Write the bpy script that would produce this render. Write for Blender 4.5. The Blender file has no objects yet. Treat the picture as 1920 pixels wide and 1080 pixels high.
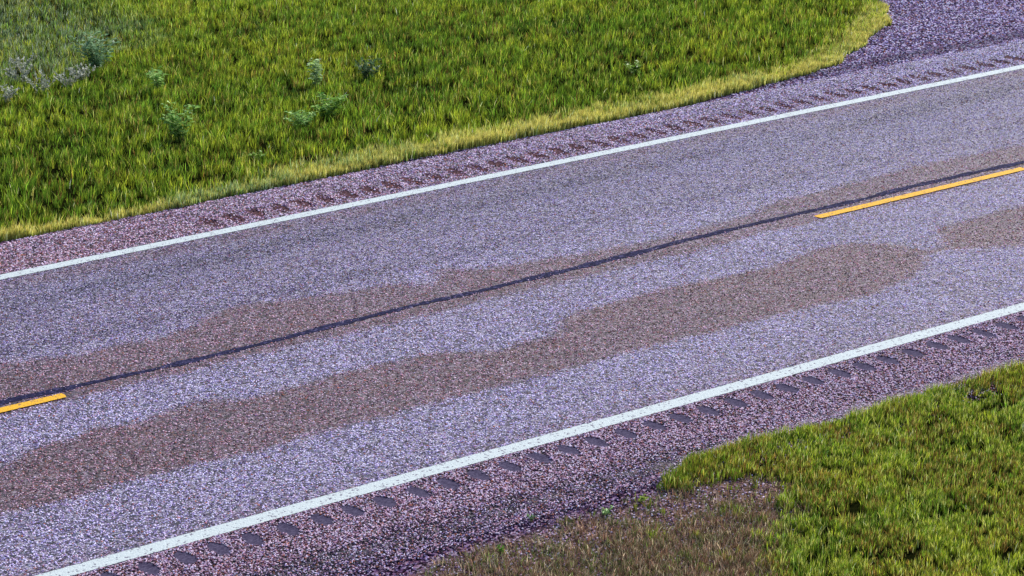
import bpy, math
import numpy as np
from mathutils import Matrix, Vector
rng = np.random.default_rng(18)

# ------------------------------------------------------------------ camera
sc = bpy.context.scene
COL = sc.collection
cam_d = bpy.data.cameras.new('camera'); cam = bpy.data.objects.new('camera', cam_d); COL.objects.link(cam)
YAW, PIT, ROL = 0.59278, 0.30324, -0.03336
CAM = Vector((-7.52516, -16.61421, 7.69432))
F = Vector((math.cos(PIT)*math.sin(YAW), math.cos(PIT)*math.cos(YAW), -math.sin(PIT)))
R0 = Vector((math.cos(YAW), -math.sin(YAW), 0)); U0 = R0.cross(F)
R = math.cos(ROL)*R0 + math.sin(ROL)*U0; U = -math.sin(ROL)*R0 + math.cos(ROL)*U0
cam.matrix_world = Matrix(((R.x, U.x, -F.x, CAM.x), (R.y, U.y, -F.y, CAM.y), (R.z, U.z, -F.z, CAM.z), (0, 0, 0, 1)))
cam_d.sensor_width = 36.0; cam_d.lens = 36.0*4700/1920; cam_d.clip_start = 0.5; cam_d.clip_end = 8000
sc.camera = cam

# ------------------------------------------------------------------ light
SUN_EL, SUN_AZ = math.radians(31), math.radians(62)          # azimuth from +Y towards +X
w = bpy.data.worlds.new('World'); sc.world = w; w.use_nodes = True
nt = w.node_tree; nt.nodes.clear()
sky = nt.nodes.new('ShaderNodeTexSky'); sky.sky_type = 'NISHITA'; sky.sun_disc = False
sky.sun_elevation = SUN_EL; sky.sun_rotation = SUN_AZ
bg = nt.nodes.new('ShaderNodeBackground'); bg.inputs['Strength'].default_value = 0.145
wo = nt.nodes.new('ShaderNodeOutputWorld')
nt.links.new(sky.outputs[0], bg.inputs[0]); nt.links.new(bg.outputs[0], wo.inputs[0])
sl = bpy.data.lights.new('sun', 'SUN'); sl.energy = 4.6; sl.angle = math.radians(0.5); sl.color = (1.0, 0.96, 0.92)
so = bpy.data.objects.new('sun', sl); COL.objects.link(so); so.location = (30, 20, 30)
sd = Vector((math.cos(SUN_EL)*math.sin(SUN_AZ), math.cos(SUN_EL)*math.cos(SUN_AZ), math.sin(SUN_EL)))
so.rotation_euler = sd.to_track_quat('Z', 'Y').to_euler()
sc.view_settings.view_transform = 'Standard'; sc.view_settings.look = 'None'
sc.view_settings.exposure = 0.57; sc.view_settings.gamma = 1; sc.view_settings.use_curve_mapping = False

# ------------------------------------------------------------------ helpers
def vnoise(x, y, s, seed=0, octv=1):
    """smooth value noise in 0..1"""
    out = np.zeros(np.broadcast(x, y).shape); amp = 1.0; tot = 0
    for o in range(octv):
        t = np.random.default_rng(1000+seed*17+o).random((257, 257))
        u, v = x*s + 71.3, y*s + 33.7
        i, j = np.floor(u).astype(int), np.floor(v).astype(int); fu, fv = u-i, v-j
        fu = fu*fu*(3-2*fu); fv = fv*fv*(3-2*fv)
        a, b, c, d = t[i % 257, j % 257], t[(i+1) % 257, j % 257], t[i % 257, (j+1) % 257], t[(i+1) % 257, (j+1) % 257]
        out += amp*((a*(1-fu)+b*fu)*(1-fv)+(c*(1-fu)+d*fu)*fv); tot += amp; amp *= .5; s *= 2.1
    return out/tot
def sstep(a, b, x):
    t = np.clip((x-a)/(b-a), 0, 1); return t*t*(3-2*t)
def inpoly(x, y, poly):
    ins = np.zeros(np.shape(x), bool); n = len(poly)
    for k in range(n):
        x1, y1 = poly[k]; x2, y2 = poly[(k+1) % n]
        c = (y1 > y) != (y2 > y)
        ins ^= c & (x < (x2-x1)*(y-y1)/((y2-y1) if y2 != y1 else 1e-9)+x1)
    return ins
def lerp1(xs, ys, x): return np.interp(x, xs, ys)
def tag(o, label=None, cat=None, group=None, kind=None):
    for k, v in (('label', label), ('category', cat), ('group', group), ('kind', kind)):
        if v: o[k] = v
    return o
def mesh_obj(name, verts, faces, mat, parent=None, smooth=False):
    """verts (n,3) array; faces (m,k) array or list of arrays"""
    me = bpy.data.meshes.new(name)
    fl = faces if isinstance(faces, list) else [faces]
    v = np.asarray(verts, np.float32)
    loops = np.concatenate([f.ravel() for f in fl]).astype(np.int32)
    sizes = np.concatenate([np.full(len(f), f.shape[1]) for f in fl]).astype(np.int32)
    me.vertices.add(len(v)); me.vertices.foreach_set('co', v.ravel())
    if len(sizes) == 0:
        o = bpy.data.objects.new(name, me); COL.objects.link(o); return o
    me.loops.add(len(loops)); me.loops.foreach_set('vertex_index', loops)
    me.polygons.add(len(sizes)); me.polygons.foreach_set('loop_start', np.concatenate([[0], np.cumsum(sizes)[:-1]]).astype(np.int32))
    me.polygons.foreach_set('loop_total', sizes)
    if smooth: me.polygons.foreach_set('use_smooth', np.ones(len(sizes), bool))
    me.update(calc_edges=True)
    if mat: me.materials.append(mat)
    o = bpy.data.objects.new(name, me); COL.objects.link(o)
    if parent: o.parent = parent
    return o
def fattr(o, name, vals):
    a = o.data.attributes.new(name, 'FLOAT', 'POINT'); a.data.foreach_set('value', np.asarray(vals, np.float32).ravel())
def cattr(o, name, rgb):
    a = o.data.attributes.new(name, 'FLOAT_COLOR', 'POINT')
    c = np.ones((len(rgb), 4), np.float32); c[:, :3] = rgb; a.data.foreach_set('color', c.ravel())
def vattr(o, name, vec):
    a = o.data.attributes.new(name, 'FLOAT_VECTOR', 'POINT'); a.data.foreach_set('vector', np.asarray(vec, np.float32).ravel())
def grid(xs, ys):
    X, Y = np.meshgrid(xs, ys, indexing='ij'); nx, ny = len(xs), len(ys)
    i = np.arange(nx*ny).reshape(nx, ny)
    f = np.stack([i[:-1, :-1], i[1:, :-1], i[1:, 1:], i[:-1, 1:]], -1).reshape(-1, 4)
    return X, Y, f

# ------------------------------------------------------------------ material helpers
class NT:
    def __init__(s, name):
        s.m = bpy.data.materials.new(name); s.m.use_nodes = True; s.t = s.m.node_tree; s.t.nodes.clear()
    def n(s, typ, **kw):
        nd = s.t.nodes.new(typ)
        for k, v in kw.items():
            if hasattr(nd, k): setattr(nd, k, v)
            else: nd.inputs[k.replace('_', ' ')].default_value = v
        return nd
    def l(s, a, b): s.t.links.new(a, b)
    def math(s, op, a, b=None, clamp=False):
        nd = s.t.nodes.new('ShaderNodeMath'); nd.operation = op; nd.use_clamp = clamp
        for k, q in enumerate((a, b)):
            if q is None: continue
            if isinstance(q, (int, float)): nd.inputs[k].default_value = q
            else: s.l(q, nd.inputs[k])
        return nd.outputs[0]
    def mix(s, fac, a, b, blend='MIX'):
        nd = s.t.nodes.new('ShaderNodeMix'); nd.data_type = 'RGBA'; nd.blend_type = blend
        for k, q in ((0, fac), (6, a), (7, b)):
            if isinstance(q, (int, float)): nd.inputs[k].default_value = q
            elif isinstance(q, tuple): nd.inputs[k].default_value = (*q, 1) if len(q) == 3 else q
            else: s.l(q, nd.inputs[k])
        return nd.outputs[2]
    def ramp(s, fac, stops, interp='LINEAR'):
        nd = s.t.nodes.new('ShaderNodeValToRGB'); cr = nd.color_ramp; cr.interpolation = interp
        cr.elements[0].position, cr.elements[0].color = stops[0][0], (*stops[0][1], 1)
        cr.elements[1].position, cr.elements[1].color = stops[-1][0], (*stops[-1][1], 1)
        for p, c in stops[1:-1]: e = cr.elements.new(p); e.color = (*c, 1)
        s.l(fac, nd.inputs[0]); return nd.outputs[0]
    def attr(s, name, typ='GEOMETRY', out=2):
        nd = s.t.nodes.new('ShaderNodeAttribute'); nd.attribute_name = name; nd.attribute_type = typ; return nd.outputs[out]
    def pos(s): return s.t.nodes.new('ShaderNodeNewGeometry').outputs['Position']
    def vor(s, vec, scale, rnd=1.0):
        nd = s.t.nodes.new('ShaderNodeTexVoronoi'); nd.inputs['Scale'].default_value = scale; nd.inputs['Randomness'].default_value = rnd
        s.l(vec, nd.inputs['Vector']); return nd
    def noise(s, vec, scale, detail=2.0, rough=.5):
        nd = s.t.nodes.new('ShaderNodeTexNoise'); nd.inputs['Scale'].default_value = scale; nd.inputs['Detail'].default_value = detail
        nd.inputs['Roughness'].default_value = rough; s.l(vec, nd.inputs['Vector']); return nd
    def sep(s, c):
        nd = s.t.nodes.new('ShaderNodeSeparateColor'); s.l(c, nd.inputs[0]); return nd.outputs
    def bump(s, h, strength, dist):
        nd = s.t.nodes.new('ShaderNodeBump'); nd.inputs['Strength'].default_value = strength; nd.inputs['Distance'].default_value = dist
        s.l(h, nd.inputs['Height']); return nd.outputs[0]
    def bsdf(s, col, rough=.8, normal=None, spec=.3):
        b = s.t.nodes.new('ShaderNodeBsdfPrincipled'); b.inputs['Roughness'].default_value = rough; b.inputs['Specular IOR Level'].default_value = spec
        if isinstance(col, tuple): b.inputs['Base Color'].default_value = (*col, 1)
        else: s.l(col, b.inputs['Base Color'])
        if normal is not None: s.l(normal, b.inputs['Normal'])
        return b
    def out(s, sh):
        o = s.t.nodes.new('ShaderNodeOutputMaterial'); s.l(sh, o.inputs[0]); return s.m

# chip palettes (real stone colours: pale grey, lilac-grey, rose quartzite, bitumen)
COOL = [(0, (.018, .016, .035)), (.2, (.05, .036, .09)), (.42, (.16, .115, .28)), (.62, (.39, .295, .62)), (.8, (.70, .59, .92)), (1, (.90, .83, .98))]
WARM = [(0, (.014, .010, .018)), (.2, (.05, .018, .034)), (.42, (.17, .058, .09)), (.62, (.40, .15, .19)), (.8, (.70, .38, .46)), (1, (.90, .70, .80))]
def chipseal(name, scale, warm_attr='warm', warm_base=0.0, gain=1.0, bumpd=.006, dark_attr=None):
    t = NT(name); p = t.pos()
    v1 = t.vor(p, scale); v2 = t.vor(p, scale*.42); r1 = t.sep(v1.outputs['Color']); r2 = t.sep(v2.outputs['Color'])
    fac = t.math('ADD', t.math('MULTIPLY', r1[0], .62), t.math('MULTIPLY', r2[0], .38))
    # stretch the spread about the middle
    fac = t.math('ADD', t.math('MULTIPLY', t.math('SUBTRACT', fac, .5), 1.75), .5, True)
    cool = t.ramp(fac, COOL); warm = t.ramp(fac, WARM)
    wa = t.attr(warm_attr)
    lf = t.noise(p, 1.3, 3).outputs[0]
    wf = t.math('ADD', wa, t.math('MULTIPLY', t.math('SUBTRACT', r2[1], .5), .75))
    wf = t.math('ADD', wf, t.math('MULTIPLY', t.math('SUBTRACT', lf, .5), .7))
    wf = t.math('ADD', wf, warm_base, True)
    col = t.mix(wf, cool, warm)
    # odd rust-orange and blue-green chips
    col = t.mix(t.math('GREATER_THAN', r1[2], .93), col, t.mix(wf, (.20, .26, .42), (.52, .16, .09)))
    dk = t.attr('dark')
    col = t.mix(dk, col, (.035, .035, .075), 'MIX')
    # binder between the chips
    gap = t.ramp(v1.outputs['Distance'], [(.45, (0, 0, 0)), (.8, (1, 1, 1))])
    col = t.mix(t.math('MULTIPLY', gap, .5), col, (.02, .018, .028))
    g = t.noise(p, .9, 4).outputs[0]
    gg = t.math('MULTIPLY', t.math('ADD', t.math('MULTIPLY', g, .5), .75), gain)
    gm = t.t.nodes.new('ShaderNodeVectorMath'); gm.operation = 'SCALE'; t.l(col, gm.inputs[0]); t.l(gg, gm.inputs['Scale'])
    h = t.math('SUBTRACT', r1[1], v1.outputs['Distance'])
    return t.out(t.bsdf(gm.outputs[0], .75, t.bump(h, .9, bumpd), .2).outputs[0])

M_ROAD = chipseal('road_chipseal', 58, warm_base=.02, gain=.33)
M_SHOULDER = chipseal('shoulder_chipseal', 48, warm_base=.0, gain=.28, bumpd=.010)

def paint(name, base, worn):
    t = NT(name); p = t.pos(); v = t.vor(p, 62); r = t.sep(v.outputs['Color'])
    n = t.noise(p, 9, 3).outputs[0]
    k = t.math('GREATER_THAN', t.math('ADD', r[0], t.math('MULTIPLY', t.math('SUBTRACT', n, .5), .35)), .93)
    col = t.mix(t.math('MULTIPLY', r[1], .3), base, tuple(c*.72 for c in base))
    col = t.mix(k, col, worn)
    return t.out(t.bsdf(col, .8, t.bump(t.math('SUBTRACT', r[2], v.outputs['Distance']), .6, .005), .1).outputs[0])
M_WHITE = paint('white_paint', (.46, .51, .51), (.14, .13, .17))
M_YELLOW = paint('yellow_paint', (.68, .36, .02), (.2, .12, .08))

t = NT('joint_tar'); p = t.pos(); v = t.vor(p, 45); r = t.sep(v.outputs['Color'])
col = t.ramp(t.math('ADD', t.math('MULTIPLY', r[0], .7), t.math('MULTIPLY', t.noise(p, 5, 2).outputs[0], .3)),
             [(.2, (.006, .006, .022)), (.7, (.02, .02, .06)), (.9, (.08, .07, .15)), (1, (.4, .38, .5))])
M_TAR = t.out(t.bsdf(col, .95, t.bump(r[1], .6, .004), .03).outputs[0])

def groove_mat(name, a, b):
    t = NT(name); p = t.pos(); v = t.vor(p, 60); r = t.sep(v.outputs['Color'])
    return t.out(t.bsdf(t.mix(r[0], a, b), .95, t.bump(r[1], .5, .003), .03).outputs[0])
M_GROOVE = groove_mat('groove_asphalt', (.035, .027, .055), (.08, .066, .11))
M_GROOVE_DUSTY = groove_mat('groove_dusty', (.02, .010, .016), (.12, .055, .06))

t = NT('stone'); c = t.attr('tint', 'INSTANCER', 0)
M_STONE = t.out(t.bsdf(c, .8, None, .12).outputs[0])

t = NT('soil'); p = t.pos()
n = t.noise(p, 14, 5, .65).outputs[0]; v = t.vor(p, 48); r = t.sep(v.outputs['Color'])
soil = t.ramp(n, [(.3, (.003, .004, .001)), (.65, (.010, .012, .003)), (.85, (.04, .032, .012))])
warm = t.ramp(r[0], WARM); cool = t.ramp(r[0], COOL)
grav = t.mix(t.math('MULTIPLY', r[1], .9), cool, warm)
gsc = t.mix(1.0, grav, (.30, .27, .30), 'MULTIPLY')
gm = t.mix(t.attr('gravel'), soil, gsc)
bare = t.mix(r[2], t.ramp(r[0], [(0, (.03, .018, .015)), (.5, (.17, .10, .085)), (1, (.34, .24, .22))]), (.05, .032, .022))
gm = t.mix(t.attr('bare'), gm, bare)
M_SOIL = t.out(t.bsdf(gm, 1.0, t.bump(t.math('ADD', n, r[1]), .8, .012), 0.0).outputs[0])

def leafmat(name, trans=.45, rough=.5):
    t = NT(name); c = t.attr('tint', 'GEOMETRY', 0)
    b = t.bsdf(c, rough, None, .1)
    tr = t.t.nodes.new('ShaderNodeBsdfTranslucent'); t.l(c, tr.inputs[0])
    mx = t.t.nodes.new('ShaderNodeMixShader'); mx.inputs[0].default_value = trans
    t.l(b.outputs[0], mx.inputs[1]); t.l(tr.outputs[0], mx.inputs[2]); return t.out(mx.outputs[0])
M_GRASS = leafmat('grass_blade', .28); M_LEAF = leafmat('weed_leaf', .35)

# ------------------------------------------------------------------ layout (metres; x along the road, y across it)
Y_FAR_LINE = 7.64; Y_DASH = 3.73
ROAD0, ROAD1 = -0.10, 7.74
def far_edge(x):      # pavement edge on the far side
    return 8.97 + .035*(vnoise(x, x*0, 1.6, 3, 2)-.5) + .0*x
def near_edge(x):
    return -1.27 + .10*(vnoise(x, x*0, .8, 4, 3)-.5)
FG_X = [-60, 2.85, 3.9, 5.1, 5.5, 6.2, 8.5, 11.2, 12.5, 14.35, 15.1, 15.86, 16.3, 17.3, 18.6, 19.6, 21.5, 23]
FG_Y = [8.95, 9.02, 8.96, 8.93, 9.03, 9.0, 9.02, 9.06, 9.06, 9.32, 9.48, 9.75, 9.98, 10.6, 11.6, 12.6, 16, 26]
def fargrass(x): return lerp1(FG_X, FG_Y, x)+.45*sstep(12.5, 16.5, x)*(vnoise(x, x*0, 1.5, 12, 3)-.5)+.05*(vnoise(x, x*0, 2.5, 13, 2)-.5)     # where the far grass begins
NG_X = [-30, 1.4, 2.2, 3.0, 3.8, 4.2, 4.6, 5.2, 6.3, 7.4, 8.4, 40]
NG_Y = [-1.75, -1.66, -1.5, -1.48, -1.53, -1.46, -1.24, -1.2, -1.27, -1.2, -1.26, -1.26]
def neargrass(x): return lerp1(NG_X, NG_Y, x)
def gz(x, y):        # ground height
    z = np.where(y > 9.0, -.03-.045*(y-9.0), np.where(y < -1.2, -.025+.05*(y+1.2), -.13))
    z = np.where(y > 24, -.03-.045*15+.02*(y-24), z)
    z = np.where(y < -12, -.025-.05*10.8, z)
    b = np.where((y > 9.0) | (y < -1.2), 1, 0)
    near = (np.abs(x-10) < 40) & (np.abs(y) < 40)
    return z + b*near*(.035*(vnoise(x, y, 1.7, 8, 3)-.5) + .05*(vnoise(x, y, .4, 9)-.5))
BARE = [(1.0, -1.72), (3.0, -1.5), (3.98, -1.62), (4.4, -1.52), (4.81, -1.62), (4.95, -2.04), (4.45, -2.55), (4.1, -2.85), (3.8, -3.3), (2.6, -3.4), (1.0, -2.9)]
def bare_mask(x, y):
    d = .55*(vnoise(x, y, 2.2, 21, 3)-.5); e = .22*(vnoise(x, y, 3.0, 22, 2)-.5)
    acc = 0
    for k in range(8):
        a = k*math.pi/4; acc = acc + inpoly(x+d+.16*math.cos(a), y+e+.07*math.sin(a), BARE)
    return acc/8.0

# ------------------------------------------------------------------ ground
xs = np.concatenate([[-3000, -1000, -300, -100, -40, -15], np.arange(-5, 28, .1), [35, 60, 120, 400, 1200, 3000]])
ys = np.concatenate([[-3000, -900, -250, -80, -30, -14], np.arange(-7, -.95, .06), np.arange(-.9, 8.8, .6), np.arange(8.8, 12, .06), np.arange(12, 28, .15), [34, 60, 150, 400, 1200, 3000]])
X, Y, f = grid(xs, ys)
g = mesh_obj('ground', np.stack([X, Y, gz(X, Y)], -1).reshape(-1, 3), f, M_SOIL, smooth=True)
gravm = sstep(.25, -.1, Y-fargrass(X)+.15*(vnoise(X, Y, 3, 31, 2)-.5))*(Y > 5)
gravm = np.maximum(gravm, ((X > 19) & (Y > 9) & (Y < 26) & (X < 40))*sstep(.0, .5, fargrass(X)-Y))
gravm = np.maximum(gravm, (Y < 0)*sstep(-.35, .05, Y-neargrass(X)))
fattr(g, 'gravel', gravm); fattr(g, 'bare', bare_mask(X, Y)*.95)
tag(g, kind='structure')

# ------------------------------------------------------------------ road
STA_U = [(-60, 4.9), (1.1, 5.0), (1.67, 4.72), (2.99, 4.68), (3.36, 5.03), (3.69, 5.09), (4.76, 4.77), (5.35, 4.68), (5.66, 4.40), (6.0, 4.82), (6.33, 4.52), (7.13, 4.36), (8.75, 4.22), (9.6, 4.32), (10.31, 4.5), (11.48, 4.6), (12.98, 4.62), (16, 4.4), (80, 4.4)]
STA_L = [(-60, 3.62), (80, 3.62)]
STB_U = [(-60, 2.5), (-.06, 2.40), (.46, 2.65), (1.6, 2.66), (2.03, 2.76), (2.65, 2.57), (4.46, 2.61), (5.0, 2.2), (5.6, 2.25), (6.07, 2.66), (6.68, 2.75), (8.72, 2.65), (9.72, 2.8), (10.2, 2.5), (10.35, 2.0), (10.6, 2.0), (10.95, 2.55), (12.2, 2.6), (14, 2.5), (80, 2.5)]
STB_L = [(-60, 1.4), (2.7, 1.40), (6.8, 1.36), (8.94, 1.28), (9.7, 1.5), (10.25, 1.9), (10.5, 1.9), (11.17, 1.45), (12.0, 1.9), (14, 1.4), (80, 1.4)]
def band(x, y, up, lo, soft=.07):
    u = lerp1([a for a, _ in up], [b for _, b in up], x); l = lerp1([a for a, _ in lo], [b for _, b in lo], x)
    j = .20*(vnoise(x, y, 2.6, 41, 3)-.5)+.16*(vnoise(x, y, 9, 42, 3)-.5)
    return sstep(-soft, soft, u-y+j)*sstep(-soft, soft, y-l+j*.7)
xs = np.concatenate([[-3000, -800, -200, -60, -20, -8], np.arange(-4, 25.01, .05), [28, 40, 80, 200, 800, 3000]])
ys = np.linspace(ROAD0, ROAD1, 158)
X, Y, f = grid(xs, ys)
warm = .72*band(X, Y, STA_U, STA_L)+.88*band(X, Y, STB_U, STB_L)
warm += .38*np.exp(-((Y-7.35)/.22)**2)*(.4+vnoise(X, Y, 1.2, 43, 2)) + .22*np.exp(-((Y-.16)/.12)**2)
warm += .25*np.exp(-((Y-5.9)/.4)**2)*vnoise(X*.5, Y, 1.0, 44, 2)
warm += .25*(vnoise(X*.35, Y*1.3, .8, 46, 3)-.5)
dark = .30*np.exp(-((Y-6.7)/.28)**2)*(vnoise(X*.4, Y, .9, 45, 2)) + .28*band(X, Y, STB_U, STB_L, .1) + .26*band(X, Y, STA_U, STA_L, .1)
dark += .14*np.clip(vnoise(X*.3, Y*2.2, .9, 47, 3)-.45, 0, 1)
dark += .10*sstep(4.2, 7.2, Y)
road = mesh_obj('road', np.stack([X, Y, X*0], -1).reshape(-1, 3), f, M_ROAD)
fattr(road, 'warm', np.clip(warm, -1, 1)); fattr(road, 'dark', np.clip(dark, 0, 1)); tag(road, kind='structure')

# rumble grooves: centres along the shoulders
NEAR_G = [(k*.3048 + .03*math.sin(k*1.7)*.4, -.335) for k in range(-8, 44)]
FAR_G = [(k*.3048+.12, 8.08) for k in range(16, 78)]
GL, GW = .115, .215   # half extents: along / across handled as radii
def groove_depth(x, y, cx, cy):    # cx, cy: groove centre
    q = ((x-cx)/.098)**2 + ((y-cy)/(.25 if cy > 4 else .175))**2
    return np.where(cy > 4, -.014, -.006)*np.clip(1-q, 0, 1)
def shoulder(name, y0, y1f, grooves, warmf, darkf):
    xs = np.concatenate([[-3000, -600, -100, -20, -8], np.arange(-4, 25.01, .025), [30, 60, 150, 600, 3000]])
    tt = np.linspace(0, 1, 54)
    X, T = np.meshgrid(xs, tt, indexing='ij'); E = y1f(xs)[:, None]
    Y = y0+(E-y0)*T; Z = np.zeros_like(X)
    for cx, cy in grooves:
        i0, i1 = np.searchsorted(xs, cx-.1), np.searchsorted(xs, cx+.1)
        Z[i0:i1] += groove_depth(X[i0:i1], Y[i0:i1], cx, cy)
    Z += .008*(vnoise(X, Y, 9, 51, 2)-.5)*sstep(.35, 1, T) - .02*sstep(.8, 1, T)
    Z[:, 0] = 0
    # skirt at the outer edge
    Xs = np.concatenate([X, X[:, -1:]], 1); Ys = np.concatenate([Y, Y[:, -1:]+np.sign(E-y0)*.03], 1); Zs = np.concatenate([Z, Z[:, -1:]-.1], 1)
    nx, ny = Xs.shape; i = np.arange(nx*ny).reshape(nx, ny)
    f = np.stack([i[:-1, :-1], i[1:, :-1], i[1:, 1:], i[:-1, 1:]], -1).reshape(-1, 4)
    if y1f(np.array([0.]))[0] < y0: f = f[:, ::-1]
    o = mesh_obj(name, np.stack([Xs, Ys, Zs], -1).reshape(-1, 3), f, M_SHOULDER)
    fattr(o, 'warm', np.clip(warmf(Xs, Ys), -1, 1)); fattr(o, 'dark', np.clip(darkf(Xs, Ys), 0, 1)); tag(o, kind='structure'); return o
sh_near = shoulder('road_shoulder', ROAD0, near_edge, NEAR_G,
    lambda x, y: .8+.6*(vnoise(x, y, 2, 61, 3)-.5)-.3*sstep(-.8, -1.1, y),
    lambda x, y: .5*sstep(-.78, -1.08, y+.3*(vnoise(x, y, 2.5, 62, 3)-.5))*sstep(5.6, 4.2, x) + .05)
sh_far = shoulder('road_shoulder', ROAD1, far_edge, FAR_G,
    lambda x, y: .72-.045*np.clip(x-4, 0, 14)+.7*(vnoise(x, y, 1.6, 63, 3)-.5)+.25*np.exp(-((y-8.0)/.16)**2),
    lambda x, y: .22*np.clip(vnoise(x, y, 2, 64, 3)-.35, 0, 1)+.12+.3*np.exp(-((y-8.93)/.05)**2))

# groove linings (each a shallow oval bowl lying just above its dip)
def groove_mesh(name, mat, seed, near):
    r_ = np.random.default_rng(seed); na = 22; vs = [(0, 0, (-.006 if near else -.014)+.0035)]; fs3 = []; fs4 = []
    jag = 1+.13*(r_.random(na)-.5)*2
    rings = (.35, .7, 1.0)
    for q in rings:
        for k in range(na):
            a = 2*math.pi*k/na; j = jag[k] if q == 1 else 1
            x, y = .080*q*j*math.cos(a), (.158 if near else .225)*q*j*math.sin(a)
            vs.append((x, y, float(groove_depth(x, y+(0 if near else 5), 0, 0 if near else 5))+.0035))
    for k in range(na):
        k2 = (k+1) % na; fs3.append((0, 1+k, 1+k2))
        for s in range(2): fs4.append((1+s*na+k, 1+(s+1)*na+k, 1+(s+1)*na+k2, 1+s*na+k2))
    o = mesh_obj(name, np.array(vs), [np.array(fs3), np.array(fs4)], mat, smooth=True)
    me = o.data; bpy.data.objects.remove(o); return me
for parent, cs, mat in ((sh_near, NEAR_G, M_GROOVE), (sh_far, FAR_G, M_GROOVE_DUSTY)):
    ms = [groove_mesh('rumble_groove', mat, 70+k, parent is sh_near) for k in range(5)]
    for k, (cx, cy) in enumerate(cs):
        o = bpy.data.objects.new('rumble_groove', ms[int(rng.integers(5))]); COL.objects.link(o); o.parent = parent
        o.location = (cx, cy+rng.normal(0, .006), 0); o.rotation_euler = (0, 0, rng.normal(0, .06))

# painted lines
def strip(name, x0, x1, yc, half, mat, parent, z=.004, wob=.006, ends=0.02, step=.03):
    inner = np.arange(max(x0, -5), min(x1, 26), step)
    xs = np.unique(np.concatenate([[x0], inner, [x1]]))
    a = yc-half+wob*(vnoise(xs, xs*0+yc, 26, 81, 2)-.5)*2; b = yc+half+wob*(vnoise(xs, xs*0+yc, 26, 82, 2)-.5)*2
    m = yc+0*xs; n = len(xs)
    v = np.concatenate([np.stack([xs, q, xs*0+z], -1) for q in (a, m, b)])
    if ends: v[0, 0] += ends*.6; v[2*n, 0] -= 0; v[2*n-1, 0] += ends*.3; v[n-1, 0] -= ends*.5
    i = np.arange(n-1); f = np.concatenate([np.stack([i, i+1, i+n+1, i+n], -1), np.stack([i+n, i+n+1, i+2*n+1, i+2*n], -1)])
    return mesh_obj(name, v, f, mat, parent)
strip('edge_line', -1500, 1500, 0.0, .088, M_WHITE, road, ends=0)
strip('edge_line', -1500, 1500, Y_FAR_LINE, .088, M_WHITE, road, ends=0)
for k in range(-1, 3):
    x0 = 10.32+12.34*k; strip('centre_dash', x0-.02, x0+3.2, Y_DASH-.005, .062, M_YELLOW, road, z=.009)
# tar along the centre joint, wandering and of uneven width
sx = [-4, .65, 1.42, 2.23, 2.95, 3.75, 4.26, 5.03, 5.91, 6.59, 7.2, 7.8, 8.65, 9.55, 10.47, 11.1, 11.94, 12.77, 13.73, 25]
sy = [3.96, 3.93, 3.90, 3.86, 3.85, 3.89, 3.91, 3.93, 3.91, 3.92, 3.92, 3.94, 3.98, 3.99, 3.98, 3.97, 4.0, 3.99, 3.95, 3.95]
xs = np.arange(-4, 25, .02)
c0 = lerp1(sx, sy, xs)+.035*(vnoise(xs, xs*0, 2.2, 91, 3)-.5)
hw = .022+.055*vnoise(xs, xs*0+5, 2.2, 92, 3)**1.8+.018*(np.abs((xs/.61) % 1-.5)*2)**2+.022*vnoise(xs, xs*0, 14, 93, 2)**2
jl = .03*(vnoise(xs, xs*0, 22, 94, 2)-.5); jr = .03*(vnoise(xs, xs*0+9, 30, 95, 2)-.5); n = len(xs)
v = np.concatenate([np.stack([xs, c0-hw+jl, xs*0+.004], -1), np.stack([xs, c0+hw+jr, xs*0+.004], -1)])
i = np.arange(n-1)
mesh_obj('joint_tar', v, np.stack([i, i+1, i+n+1, i+n], -1), M_TAR, road)

# ------------------------------------------------------------------ loose stones (geometry nodes instances)
def stone_tree(name):
    ng = bpy.data.node_groups.new(name, 'GeometryNodeTree')
    ng.interface.new_socket('Geometry', in_out='INPUT', socket_type='NodeSocketGeometry')
    ng.interface.new_socket('Geometry', in_out='OUTPUT', socket_type='NodeSocketGeometry')
    N = ng.nodes; gi = N.new('NodeGroupInput'); go = N.new('NodeGroupOutput')
    ico = N.new('GeometryNodeMeshIcoSphere'); ico.inputs['Radius'].default_value = 1; ico.inputs['Subdivisions'].default_value = 1
    sm = N.new('GeometryNodeSetMaterial'); sm.inputs['Material'].default_value = M_STONE
    iop = N.new('GeometryNodeInstanceOnPoints')
    ar = N.new('GeometryNodeInputNamedAttribute'); ar.data_type = 'FLOAT_VECTOR'; ar.inputs['Name'].default_value = 'rot'
    a2 = N.new('GeometryNodeInputNamedAttribute'); a2.data_type = 'FLOAT_VECTOR'; a2.inputs['Name'].default_value = 'scl'
    L = ng.links.new
    L(ico.outputs[0], sm.inputs[0]); L(gi.outputs[0], iop.inputs['Points']); L(sm.outputs[0], iop.inputs['Instance'])
    L(ar.outputs[0], iop.inputs['Rotation']); L(a2.outputs[0], iop.inputs['Scale']); L(iop.outputs[0], go.inputs[0])
    return ng
STONE_NG = stone_tree('stones')
def stone_tints(n, warm, lum=1.0, r_=rng, bias=1.25):
    """warm 0..1 per stone"""
    pv = r_.random(n)**bias; pv = .35*pv+.65*pv*pv*(3-2*pv)
    def pal(P, u): return np.stack([np.interp(u, [p for p, _ in P], [c[k] for _, c in P]) for k in range(3)], -1)
    wv = np.clip(warm+r_.normal(0, .33, n), 0, 1)[:, None]
    c = pal(COOL, pv)*(1-wv)+pal(WARM, pv)*wv
    odd = r_.random(n) < .05; c[odd] = np.array([.42, .13, .07])*(.5+r_.random((odd.sum(), 1)))
    return np.clip(c*lum, 0, .9)
def inview(x, y, m=.265):
    d = (x-CAM.x)*R0.x+(y-CAM.y)*R0.y; dep = (x-CAM.x)*math.sin(YAW)+(y-CAM.y)*math.cos(YAW)
    return np.abs(d/dep) < m
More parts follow.
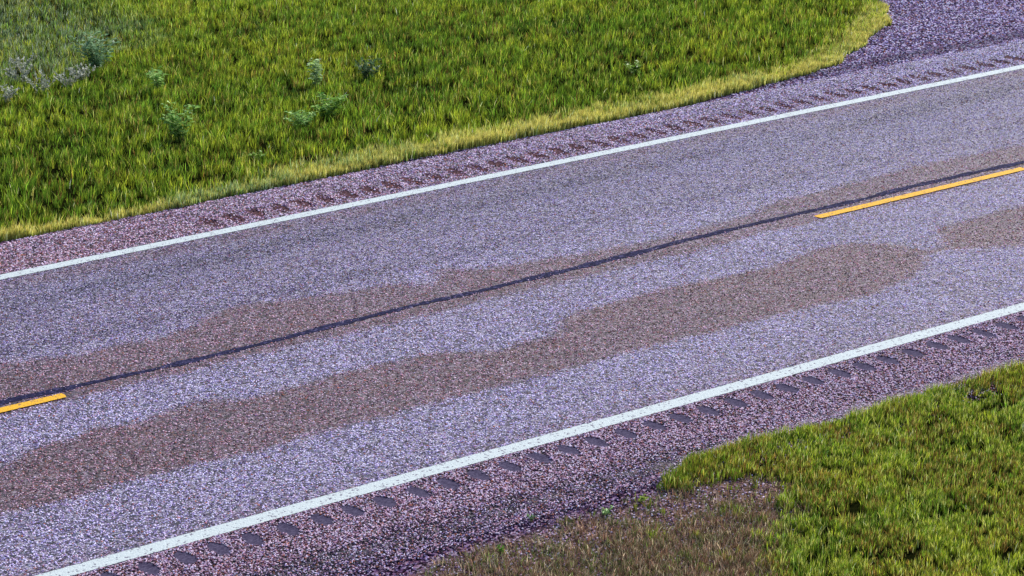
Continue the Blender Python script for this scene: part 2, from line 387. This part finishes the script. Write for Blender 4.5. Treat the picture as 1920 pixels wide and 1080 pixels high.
def stones(name, x, y, z, size, tint, label=None, parent=None):
    n = len(x); o = mesh_obj(name, np.stack([x, y, z], -1), np.zeros((0, 3), int), None)
    s = size[:, None]*np.stack([.8+.5*rng.random(n), .6+.4*rng.random(n), .45+.35*rng.random(n)], -1)
    vattr(o, 'scl', s); vattr(o, 'rot', np.stack([rng.normal(0, .3, n), rng.normal(0, .3, n), rng.random(n)*6.28], -1)); cattr(o, 'tint', tint)
    md = o.modifiers.new('stones', 'NODES'); md.node_group = STONE_NG
    if parent: o.parent = parent; o['kind'] = 'stuff'
    else: tag(o, label, 'gravel', kind='stuff')
    return o
WHITEN = np.array([.60, .55, .72])
def lane_fields(x, y):
    y0_, x0_ = y, x; y = y+rng.normal(0, .035, len(x)); x = x+rng.normal(0, .1, len(x))
    wm = .72*band(x, y, STA_U, STA_L)+.88*band(x, y, STB_U, STB_L)+.38*np.exp(-((y-7.35)/.22)**2)*(.4+vnoise(x, y, 1.2, 43, 2))+.22*np.exp(-((y-.16)/.12)**2)
    wm += .25*(vnoise(x*.35, y*1.3, .8, 46, 3)-.5)+.1*vnoise(x, y, 1.1, 48, 2)
    return wm
def streak(x, y):     # darker polished wheel tracks of the far lane
    a = np.exp(-((y-6.75-.1*(vnoise(x, y*0, .3, 52)-.5))/.26)**2)*vnoise(x*.35, y*2, 1.1, 53, 3)
    b = np.exp(-((y-5.25)/.22)**2)*vnoise(x*.35, y*2, 1.3, 54, 3)
    return np.clip(2.6*a+1.7*b-.25, 0, 1.1) + .3*sstep(4.4, 5.2, y)
# exposed chips of both lanes
n = 560000; x = rng.uniform(-5, 25, n); y = rng.uniform(ROAD0, ROAD1, n)
k = inview(x, y, .265) & (np.abs(y) > .095) & (np.abs(y-Y_FAR_LINE) > .095)
for d0 in (-1.89, 10.30): k &= ~((np.abs(y-Y_DASH) < .068) & (x > d0) & (x < d0+3.22))
k &= ~((np.abs(y-lerp1(sx, sy, x)) < .03+.05*vnoise(x, y, 8, 55, 2)) & (rng.random(n) < .8))
wm = lane_fields(x, y); k &= rng.random(n) < np.clip(1.0-.30*wm, .3, 1)*(.85+.3*(vnoise(x*.4, y, 1.5, 49, 2)-.5)); x, y, wm = x[k], y[k], wm[k]
stones('surface_chips', x, y, .0+0*x, rng.uniform(.005, .0102, len(x)), stone_tints(len(x), .08+1.1*wm, 1.0, bias=.34+.48*np.clip(wm, 0, 1)+.6*streak(x, y))*((1-.16*sstep(4.2, 6.6, y))*(1-.10*np.clip(wm, 0, 1)))[:, None]*np.where(wm[:, None] > .4, np.array([1.03, .95, .97]), np.array([.99, .985, 1.03])), parent=road)
# near shoulder
n = 130000; x = rng.uniform(-4.5, 13.5, n); y = np.where(rng.random(n) < .88, rng.uniform(-1.36, -.10, n), rng.normal(-1.32, .13, n))
keep = inview(x, y)
for cx, cy in NEAR_G: keep &= ~((((x-cx)/.072)**2+((y-cy)/.148)**2) < rng.uniform(.8, 1.1, n))
x, y = x[keep], y[keep]
z = np.where(y > near_edge(x), .001-.02*sstep(-.95, -1.27, y), gz(x, y)+.003)
dk = .55*sstep(-.78, -1.08, y+.3*(vnoise(x, y, 2.5, 62, 3)-.5))*(.35+.9*vnoise(x, y, 4, 65, 2))*sstep(5.6, 4.2, x)
z += .004
stones('surface_chips', x, y, z, rng.uniform(.0055, .0105, len(x)), stone_tints(len(x), .9-.5*dk, 1, bias=.62+1.9*dk)*.88*np.array([.96, 1.0, 1.02]), parent=sh_near)
# far shoulder
n = 80000; x = rng.uniform(-.5, 26, n); y = rng.uniform(7.73, 9.08, n); keep = inview(x, y)
for cx, cy in FAR_G: keep &= ~(((((x-cx)/.072)**2+((y-cy)/.22)**2) < 1) & (rng.random(n) < .78))
x, y = x[keep], y[keep]
z = np.where(y < far_edge(x), .001-.02*sstep(8.7, 8.97, y), gz(x, y)+.003)
stones('surface_chips', x, y, z, rng.uniform(.007, .013, len(x)), stone_tints(len(x), np.clip(.80-.05*(x-4), .1, 1)+.15*np.exp(-((y-8.02)/.2)**2), bias=.62), parent=sh_far)
# gravel approach
n = 260000; x = rng.uniform(13.5, 30, n); y = rng.uniform(8.98, 24, n); e = fargrass(x)
keep = (y < e+.12*rng.normal(0, 1, n)) & (rng.random(n) < .9); x, y = x[keep], y[keep]
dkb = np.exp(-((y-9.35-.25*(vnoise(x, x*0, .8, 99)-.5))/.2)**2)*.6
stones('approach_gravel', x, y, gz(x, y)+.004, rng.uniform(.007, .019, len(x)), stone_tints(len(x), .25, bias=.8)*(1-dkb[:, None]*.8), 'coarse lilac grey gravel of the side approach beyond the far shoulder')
# bare patch in the near verge
n = 30000; x = rng.uniform(.8, 5.2, n); y = rng.uniform(-3.6, -1.3, n); k = rng.random(n) < bare_mask(x, y)*(.05+1.0*vnoise(x, y, 3, 101, 2))*sstep(-3.2, -1.9, y+.5*(vnoise(x, y, 2, 102, 2)-.5)); x, y = x[k], y[k]
stones('patch_gravel', x, y, gz(x, y)+.002, rng.uniform(.004, .012, len(x)), stone_tints(len(x), .7, .9, bias=1.0), 'pinkish stones on the bare patch of the near verge')

# ------------------------------------------------------------------ grass
def blades(name, x, y, z, h, wd, lean, leandir, tint, tiptint, mat, parent=None):
    n = len(x); a = rng.random(n)*2*np.pi; wx, wy = np.cos(a)*wd*.5, np.sin(a)*wd*.5
    lx, ly = np.cos(leandir)*lean*h, np.sin(leandir)*lean*h
    hz = h*np.sqrt(np.clip(1-lean**2*.8, .1, 1))
    v = np.empty((n, 5, 3), np.float32)
    v[:, 0] = np.stack([x-wx, y-wy, z], -1); v[:, 1] = np.stack([x+wx, y+wy, z], -1)
    mx, my, mz = x+lx*.38, y+ly*.38, z+hz*.58
    v[:, 2] = np.stack([mx+wx*.8, my+wy*.8, mz], -1); v[:, 3] = np.stack([mx-wx*.8, my-wy*.8, mz], -1)
    v[:, 4] = np.stack([x+lx, y+ly, z+hz], -1)
    b = (np.arange(n)*5)[:, None]
    o = mesh_obj(name, v.reshape(-1, 3), [b+np.array([[0, 1, 2, 3]]), b+np.array([[3, 2, 4]])], mat, parent)
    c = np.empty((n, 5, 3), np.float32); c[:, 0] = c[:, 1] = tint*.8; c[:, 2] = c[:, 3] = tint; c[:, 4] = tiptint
    cattr(o, 'tint', c.reshape(-1, 3)); return o
def tufted(xr, yr, ntuft, per, spread, accept):
    """tuft centres, then blades around them"""
    tx, ty = rng.uniform(*xr, ntuft), rng.uniform(*yr, ntuft); k = accept(tx, ty); tx, ty = tx[k], ty[k]
    m = len(tx); th = rng.random(m); tc = rng.random(m)
    idx = np.repeat(np.arange(m), per); n = len(idx)
    a, r_ = rng.random(n)*2*np.pi, spread*np.sqrt(rng.random(n))
    return tx[idx]+r_*np.cos(a), ty[idx]+r_*np.sin(a), a, th[idx], tc[idx], n
GREEN = np.array([.095, .175, .014]); LIME = np.array([.34, .38, .025]); DEEP = np.array([.035, .085, .012]); STRAW = np.array([.60, .46, .12]); RUST = np.array([.22, .09, .03]); GREY = np.array([.20, .24, .17]); GOLD = np.array([.72, .62, .16])
def mixc(a, b, t): return a*(1-t[:, None])+b*t[:, None]

# far verge
def acc(x, y):
    e = fargrass(x)
    vis = (y > e+.03)
    # keep to the wedge the camera can see, with a margin for other viewpoints
    d = (x-CAM.x)*R0.x+(y-CAM.y)*R0.y; dep = (x-CAM.x)*math.sin(YAW)+(y-CAM.y)*math.cos(YAW)
    vis &= np.abs(d/dep) < .26
    dens = np.clip(-.10+1.7*vnoise(x, y, 4.2, 111, 3), .06, 1)
    dens = dens*np.where(vnoise(x, y, 10, 116, 2) > .44, 1, .12)
    return vis & (rng.random(len(x)) < dens)
x, y, a, th, tc, n = tufted((0.5, 22.5), (8.95, 29), 250000, 5, .022, acc)
pn = vnoise(x, y, .9, 112, 3); pn2 = vnoise(x, y, 3.0, 113, 2)
edge = np.exp(-((y-fargrass(x))/.55)**2)
h = (.045+.095*th**1.6+.05*rng.random(n))*(.6+.8*pn2)*(1-.2*edge)
t1 = mixc(np.tile(GREEN, (n, 1)), LIME, np.clip((tc-.35)*1.3+(pn-.5)*1.2, 0, 1))
t1 = mixc(t1, DEEP, np.clip((.42-pn2)*3, 0, .9)*(1-edge))
t1 = mixc(t1, STRAW, (rng.random(n) < .07+.25*edge)*.75)
t1 = mixc(t1, RUST, (rng.random(n) < .10*(vnoise(x, y, 1.4, 114, 2) > .55))*.8)
sage = sstep(16.9, 18.3, y+2.2*(vnoise(x, y, 1.2, 115, 2)-.5)-(x-6.4)*.75)*sstep(12, 10, x)
t1 = mixc(t1, GREY, sage*.7*(rng.random(n) < .45))
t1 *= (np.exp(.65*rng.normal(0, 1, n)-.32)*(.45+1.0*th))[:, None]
ld = np.where(rng.random(n) < .55, a, rng.normal(.4, .5, n))
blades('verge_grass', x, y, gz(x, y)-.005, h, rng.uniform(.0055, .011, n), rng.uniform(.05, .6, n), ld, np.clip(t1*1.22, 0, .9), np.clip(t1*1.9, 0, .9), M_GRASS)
tag(bpy.data.objects['verge_grass'], 'dense green and yellow-green grass filling the far roadside verge', 'grass', kind='stuff')

# yellowish fringe along the far shoulder
def accf(x, y):
    xj = x+.5*(vnoise(x, y, 3, 118, 2)-.5); sg = np.where(xj < 5.0, .13, np.where(xj < 6.4, .22, .42)); o = y-fargrass(x)
    return (o > .02-.05*vnoise(x, x*0, 6, 117, 2)) & (rng.random(len(x)) < np.exp(-(np.maximum(o, 0)/sg)**2)*(.25+1.2*vnoise(x, y, 5, 119, 2)))
x, y, a, th, tc, n = tufted((.5, 20), (8.85, 13), 150000, 6, .018, accf)
xj = x+.9*(vnoise(x, y, 4, 123, 2)-.5)+.3*rng.normal(0, 1, n)
yel = sstep(.15, .7, vnoise(x, y, 1.3, 121, 3)+.6*sstep(5.15, 4.85, xj)-.35*sstep(4.85, 5.15, xj)*sstep(7.0, 6.2, xj)+.25*sstep(6.4, 7.4, xj)+.3*rng.normal(0, 1, n))
t1 = mixc(np.tile(GREEN*1.3, (n, 1)), GOLD, np.clip(yel*(.2+.8*rng.random(n)), 0, 1)); t1 = mixc(t1, GREY*1.3, (1-yel)*.5*(rng.random(n) < .8))
t1 *= (.75+.5*rng.random(n))[:, None]
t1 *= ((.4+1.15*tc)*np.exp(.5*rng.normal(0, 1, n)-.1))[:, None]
h = (.05+.08*th+.05*rng.random(n))*(.7+.6*vnoise(x, y, 6, 122))*np.where(x > 14.3, .7, 1)
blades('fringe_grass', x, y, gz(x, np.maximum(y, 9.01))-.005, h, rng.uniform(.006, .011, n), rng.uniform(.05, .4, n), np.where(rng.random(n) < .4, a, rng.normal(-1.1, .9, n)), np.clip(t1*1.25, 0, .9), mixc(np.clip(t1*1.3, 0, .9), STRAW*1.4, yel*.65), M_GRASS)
tag(bpy.data.objects['fringe_grass'], 'yellow straw-tipped grass fringe along the far edge of the shoulder', 'grass', kind='stuff')

# near verge
def acc2(x, y):
    d = (x-CAM.x)*R0.x+(y-CAM.y)*R0.y; dep = (x-CAM.x)*math.sin(YAW)+(y-CAM.y)*math.cos(YAW)
    vis = (y < neargrass(x)+.02) & (d/dep < .27) & (d/dep > -.1)
    k = rng.random(len(x)) < (1-bare_mask(x, y))*np.clip(.0+1.9*vnoise(x, y, 3.4, 131, 3), .12, 1)*np.where(vnoise(x, y, 2.1, 139, 2) < .2, .3, 1)*np.where(vnoise(x, y, 13, 138, 2) > .43, 1, .12)*((x > 4.12) | (y < -2.7))
    k |= (y > neargrass(x)-.14) & (x > 4.2)
    k |= (x > 3.4) & (rng.random(len(x)) < .16*sstep(-1.9, -2.8, y)+.05) & (vnoise(x, y, 7, 137, 2) > .6)
    return vis & k
x, y, a, th, tc, n = tufted((3.3, 12), (-6.5, -1.1), 125000, 6, .022, acc2)
pn = vnoise(x, y, 1.2, 132, 3); pn2 = vnoise(x, y, 3.4, 131, 2)
h = (.025+.045*th+.025*rng.random(n))*(.6+.8*pn2)*(1+.5*np.exp(-((y-neargrass(x))/.16)**2))
t1 = mixc(np.tile(GREEN, (n, 1)), LIME*1.05, np.clip((tc-.2)*1.2+(pn-.5), 0, 1))
t1 = mixc(t1, GOLD, (rng.random(n) < .28)*.6); t1 = mixc(t1, RUST, (rng.random(n) < .30*(vnoise(x, y, 2.6, 133, 3) > .5))*.8)
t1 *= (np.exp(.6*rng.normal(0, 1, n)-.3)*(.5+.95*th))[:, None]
ld = np.where(rng.random(n) < .3, a, rng.normal(.55, .35, n))
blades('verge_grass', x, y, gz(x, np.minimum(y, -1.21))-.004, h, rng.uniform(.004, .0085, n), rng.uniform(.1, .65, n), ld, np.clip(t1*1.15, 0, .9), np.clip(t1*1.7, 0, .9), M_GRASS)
tag(bpy.data.objects['verge_grass.001'], 'short bright green grass of the near verge with small dark hollows', 'grass', kind='stuff')

# thin dry grass over the bare patch and below it
def acc3(x, y):
    return (y < neargrass(x)-.02) & (rng.random(len(x)) < np.clip(bare_mask(x, y), 0, 1)*(.18+.7*sstep(-1.7, -2.6, y)+.9*(vnoise(x, y, 3.5, 141, 3)-.4))*sstep(5.1, 3.9, x+(y+2)*.2))
x, y, a, th, tc, n = tufted((.8, 5.1), (-3.6, -1.4), 17000, 6, .03, acc3)
t1 = mixc(np.tile(np.array([.27, .15, .095]), (n, 1)), np.array([.11, .19, .03]), (tc+.6*(vnoise(x, y, 2.5, 143, 2)-.5) > .62)*.85); t1 = mixc(t1, np.array([.62, .50, .33]), (rng.random(n) < .22)*.85)
t1 *= np.exp(.6*rng.normal(0, 1, n)-.2)[:, None]
blades('dry_grass', x, y, gz(x, y)-.004, .03+.05*rng.random(n)+.03*th, rng.uniform(.002, .005, n), rng.uniform(.1, .85, n), a, t1, t1*1.1, M_GRASS)
tag(bpy.data.objects['dry_grass'], 'thin dry brownish grass on the bare patch of the near verge', 'grass', kind='stuff')

# ------------------------------------------------------------------ weeds and tufts one can point to
def weed(name, x, y, hgt, rad, nleaf, leafl, c1, c2, label, cat='weed', up=.5, group=None, seed=0, stem=(.10, .12, .03)):
    r_ = np.random.default_rng(seed); z0 = float(gz(np.array([x]), np.array([y]))[0])-.01
    root = bpy.data.objects.new(name, None); COL.objects.link(root); root.location = (x, y, z0); root.empty_display_size = .05
    tag(root, label, cat, group)
    sv, sf, lv, lf, lc = [], [], [], [], []
    ns = max(3, int(nleaf/22))
    for s in range(ns):
        a = r_.random()*6.28; q = rad*math.sqrt(r_.random())*.9; top = np.array([q*math.cos(a), q*math.sin(a), hgt*(.65+.4*r_.random())])
        b0 = np.array([top[0]*.15, top[1]*.15, 0]); m = (b0+top)/2+np.array([0, 0, .1*hgt]); m[:2] *= .8
        w_ = .0035; base = len(sv)
        for P_, ww in ((b0, w_), (m, w_*.8), (top, w_*.3)):
            for kk in range(3): sv.append(P_+np.array([ww*math.cos(kk*2.094), ww*math.sin(kk*2.094), 0]))
        for s2 in range(2):
            for kk in range(3): k2 = (kk+1) % 3; sf.append((base+s2*3+kk, base+s2*3+k2, base+s2*3+3+k2, base+s2*3+3+kk))
        for l in range(int(nleaf/ns)):
            u = .15+.85*r_.random(); P_ = b0*(1-u)**2+2*u*(1-u)*m+u*u*top
            az = r_.random()*6.28; el = r_.normal(up, .35); L = leafl*(.6+.7*r_.random()); W = L*.2
            el = el*.5 if cat == 'weed' else el
            d = np.array([math.cos(az)*math.cos(el), math.sin(az)*math.cos(el), math.sin(el)]); sd_ = np.array([-math.sin(az), math.cos(az), r_.normal(0, .3)])
            bb = len(lv); t_ = P_+d*L; mid = P_+d*L*.5+np.array([0, 0, L*.08])
            lv += [P_, mid+sd_*W, t_-np.array([0, 0, L*.1]), mid-sd_*W]; lf.append((bb, bb+1, bb+2, bb+3))
            c = (np.array(c1)*(1-(q_ := r_.random()))+np.array(c2)*q_)*(.75+.5*r_.random()); lc += [c]*4
    t_ = NT(name+'_stem'); ms = t_.out(t_.bsdf(stem, .7).outputs[0])
    mesh_obj('stem', np.array(sv), np.array(sf), ms, root, True)
    o = mesh_obj('foliage', np.array(lv), np.array(lf), M_LEAF, root); cattr(o, 'tint', np.array(lc))
    return root
BLU1, BLU2 = (.12, .30, .05), (.38, .56, .15); SG1, SG2 = (.20, .24, .17), (.50, .50, .44); BR1, BR2 = (.12, .26, .03), (.26, .40, .05)
weed('leafy_weed', 6.9, 12.5, .48, .26, 400, .08, BLU1, BLU2, 'leafy green weed in the left part of the far verge, below a smaller weed', seed=1)
weed('leafy_weed', 8.95, 12.15, .34, .34, 520, .075, BLU1, BR2, 'broad green weed in the middle of the far verge, the larger of a touching pair', seed=2)
weed('leafy_weed', 8.30, 11.75, .26, .28, 380, .07, BLU1, BLU2, 'lower weed just left of the broad green weed in the far verge', seed=3)
weed('leafy_weed', 10.0, 14.3, .42, .15, 220, .08, BLU2, (.34, .46, .30), 'small upright pale weed near the top middle of the far verge', seed=4)
weed('dark_shrub', 10.75, 14.1, .34, .34, 420, .07, (.04, .09, .03), (.10, .17, .08), 'dark bluish shrub with a shaded foot at the top middle of the far verge', 'shrub', seed=5)
weed('leafy_weed', 8.4, 18.2, .62, .40, 560, .10, (.10, .22, .10), (.28, .42, .22), 'blue-green leafy weed beside the grey sage at the far left', seed=6)
weed('leafy_weed', 8.3, 15.9, .34, .24, 260, .08, BLU1, BLU2, 'small green weed just above the leafy weed in the left part of the far verge', seed=7)
weed('leafy_weed', 13.6, 11.4, .20, .22, 170, .06, BR1, BR2, 'bright green low weed in the far verge near the gravel approach', seed=8)
weed('leafy_weed', 6.95, 10.5, .12, .2, 130, .05, BR1, BR2, 'small green weed patch close behind the yellow fringe', seed=9)
SAGES = ((6.3, 16.9, 'grey sage plant nearest the left picture edge in the far verge'), (7.0, 17.2, 'grey sage plant lowest of the pale sage group at the upper left'),
    (7.5, 17.3, 'round grey sage plant amid the sage group at the upper left'), (7.9, 17.7, 'pale grey sage plant at the right end of the sage group'),
    (7.2, 18.3, 'pale lilac grey sage plant at the back of the sage group'), (7.6, 19.3, 'farthest grey sage plant in the left corner of the verge'))
for k, (sx_, sy_, lb) in enumerate(SAGES):
    weed('sage_plant', sx_, sy_, .30, .34, 260, .055, SG1, SG2, lb, 'sage plant', up=.8, group='grey sage plants in the far verge', seed=20+k)
weed('leafy_weed', 3.40, -1.63, .07, .07, 60, .035, (.10, .24, .08), (.25, .42, .12), 'small green weed at the pavement edge left of the yellow-green weed', seed=30)
weed('leafy_weed', 3.78, -1.58, .07, .08, 80, .03, BR1, (.40, .46, .06), 'small yellow-green weed at the pavement edge left of the grass clump', seed=31)
weed('leafy_weed', 2.33, -1.72, .08, .04, 40, .04, (.08, .22, .03), (.20, .36, .04), 'bright green sprig in the dry grass by the shoulder edge', up=1.1, seed=32)
weed('leafy_weed', 2.85, -1.38, .07, .035, 26, .035, (.06, .14, .05), (.12, .22, .08), 'slender dark green sprig growing on the shoulder edge', up=1.1, seed=33)
def clump(name, x0, y0, n, rad, hgt, label, lean=.45, seed=0, c=GREEN, c2=LIME):
    a = rng.random(n)*6.28; q = rad*np.sqrt(rng.random(n)); x, y = x0+q*np.cos(a)*1.5, y0+q*np.sin(a)
    t1 = mixc(np.tile(c, (n, 1)), c2, rng.random(n))
    o = blades(name, x, y, gz(x, np.minimum(y, -1.21))-.004, hgt*(.6+.6*rng.random(n)), rng.uniform(.003, .006, n), rng.uniform(.1, lean*2, n), rng.normal(.6, .5, n), t1, t1*1.2, M_GRASS)
    return tag(o, label, 'grass clump')
clump('grass_clump', 4.30, -1.40, 300, .10, .11, 'thick grass clump at the left tip of the near grass edge beside the bare patch', c=DEEP*1.6, c2=LIME)
clump('grass_clump', 4.62, -1.30, 300, .11, .11, 'leaning bright grass clump just right of the thick clump at the near grass edge')
clump('grass_clump', 4.08, -1.50, 70, .05, .07, 'small dark green tuft left of the thick clump on the shoulder edge', c=DEEP*1.6, c2=LIME)
clump('grass_clump', 3.05, -1.56, 60, .05, .06, 'sparse olive tuft on the shoulder edge at the left end of the dry grass', c=DEEP*2, c2=np.array([.25, .2, .06]))
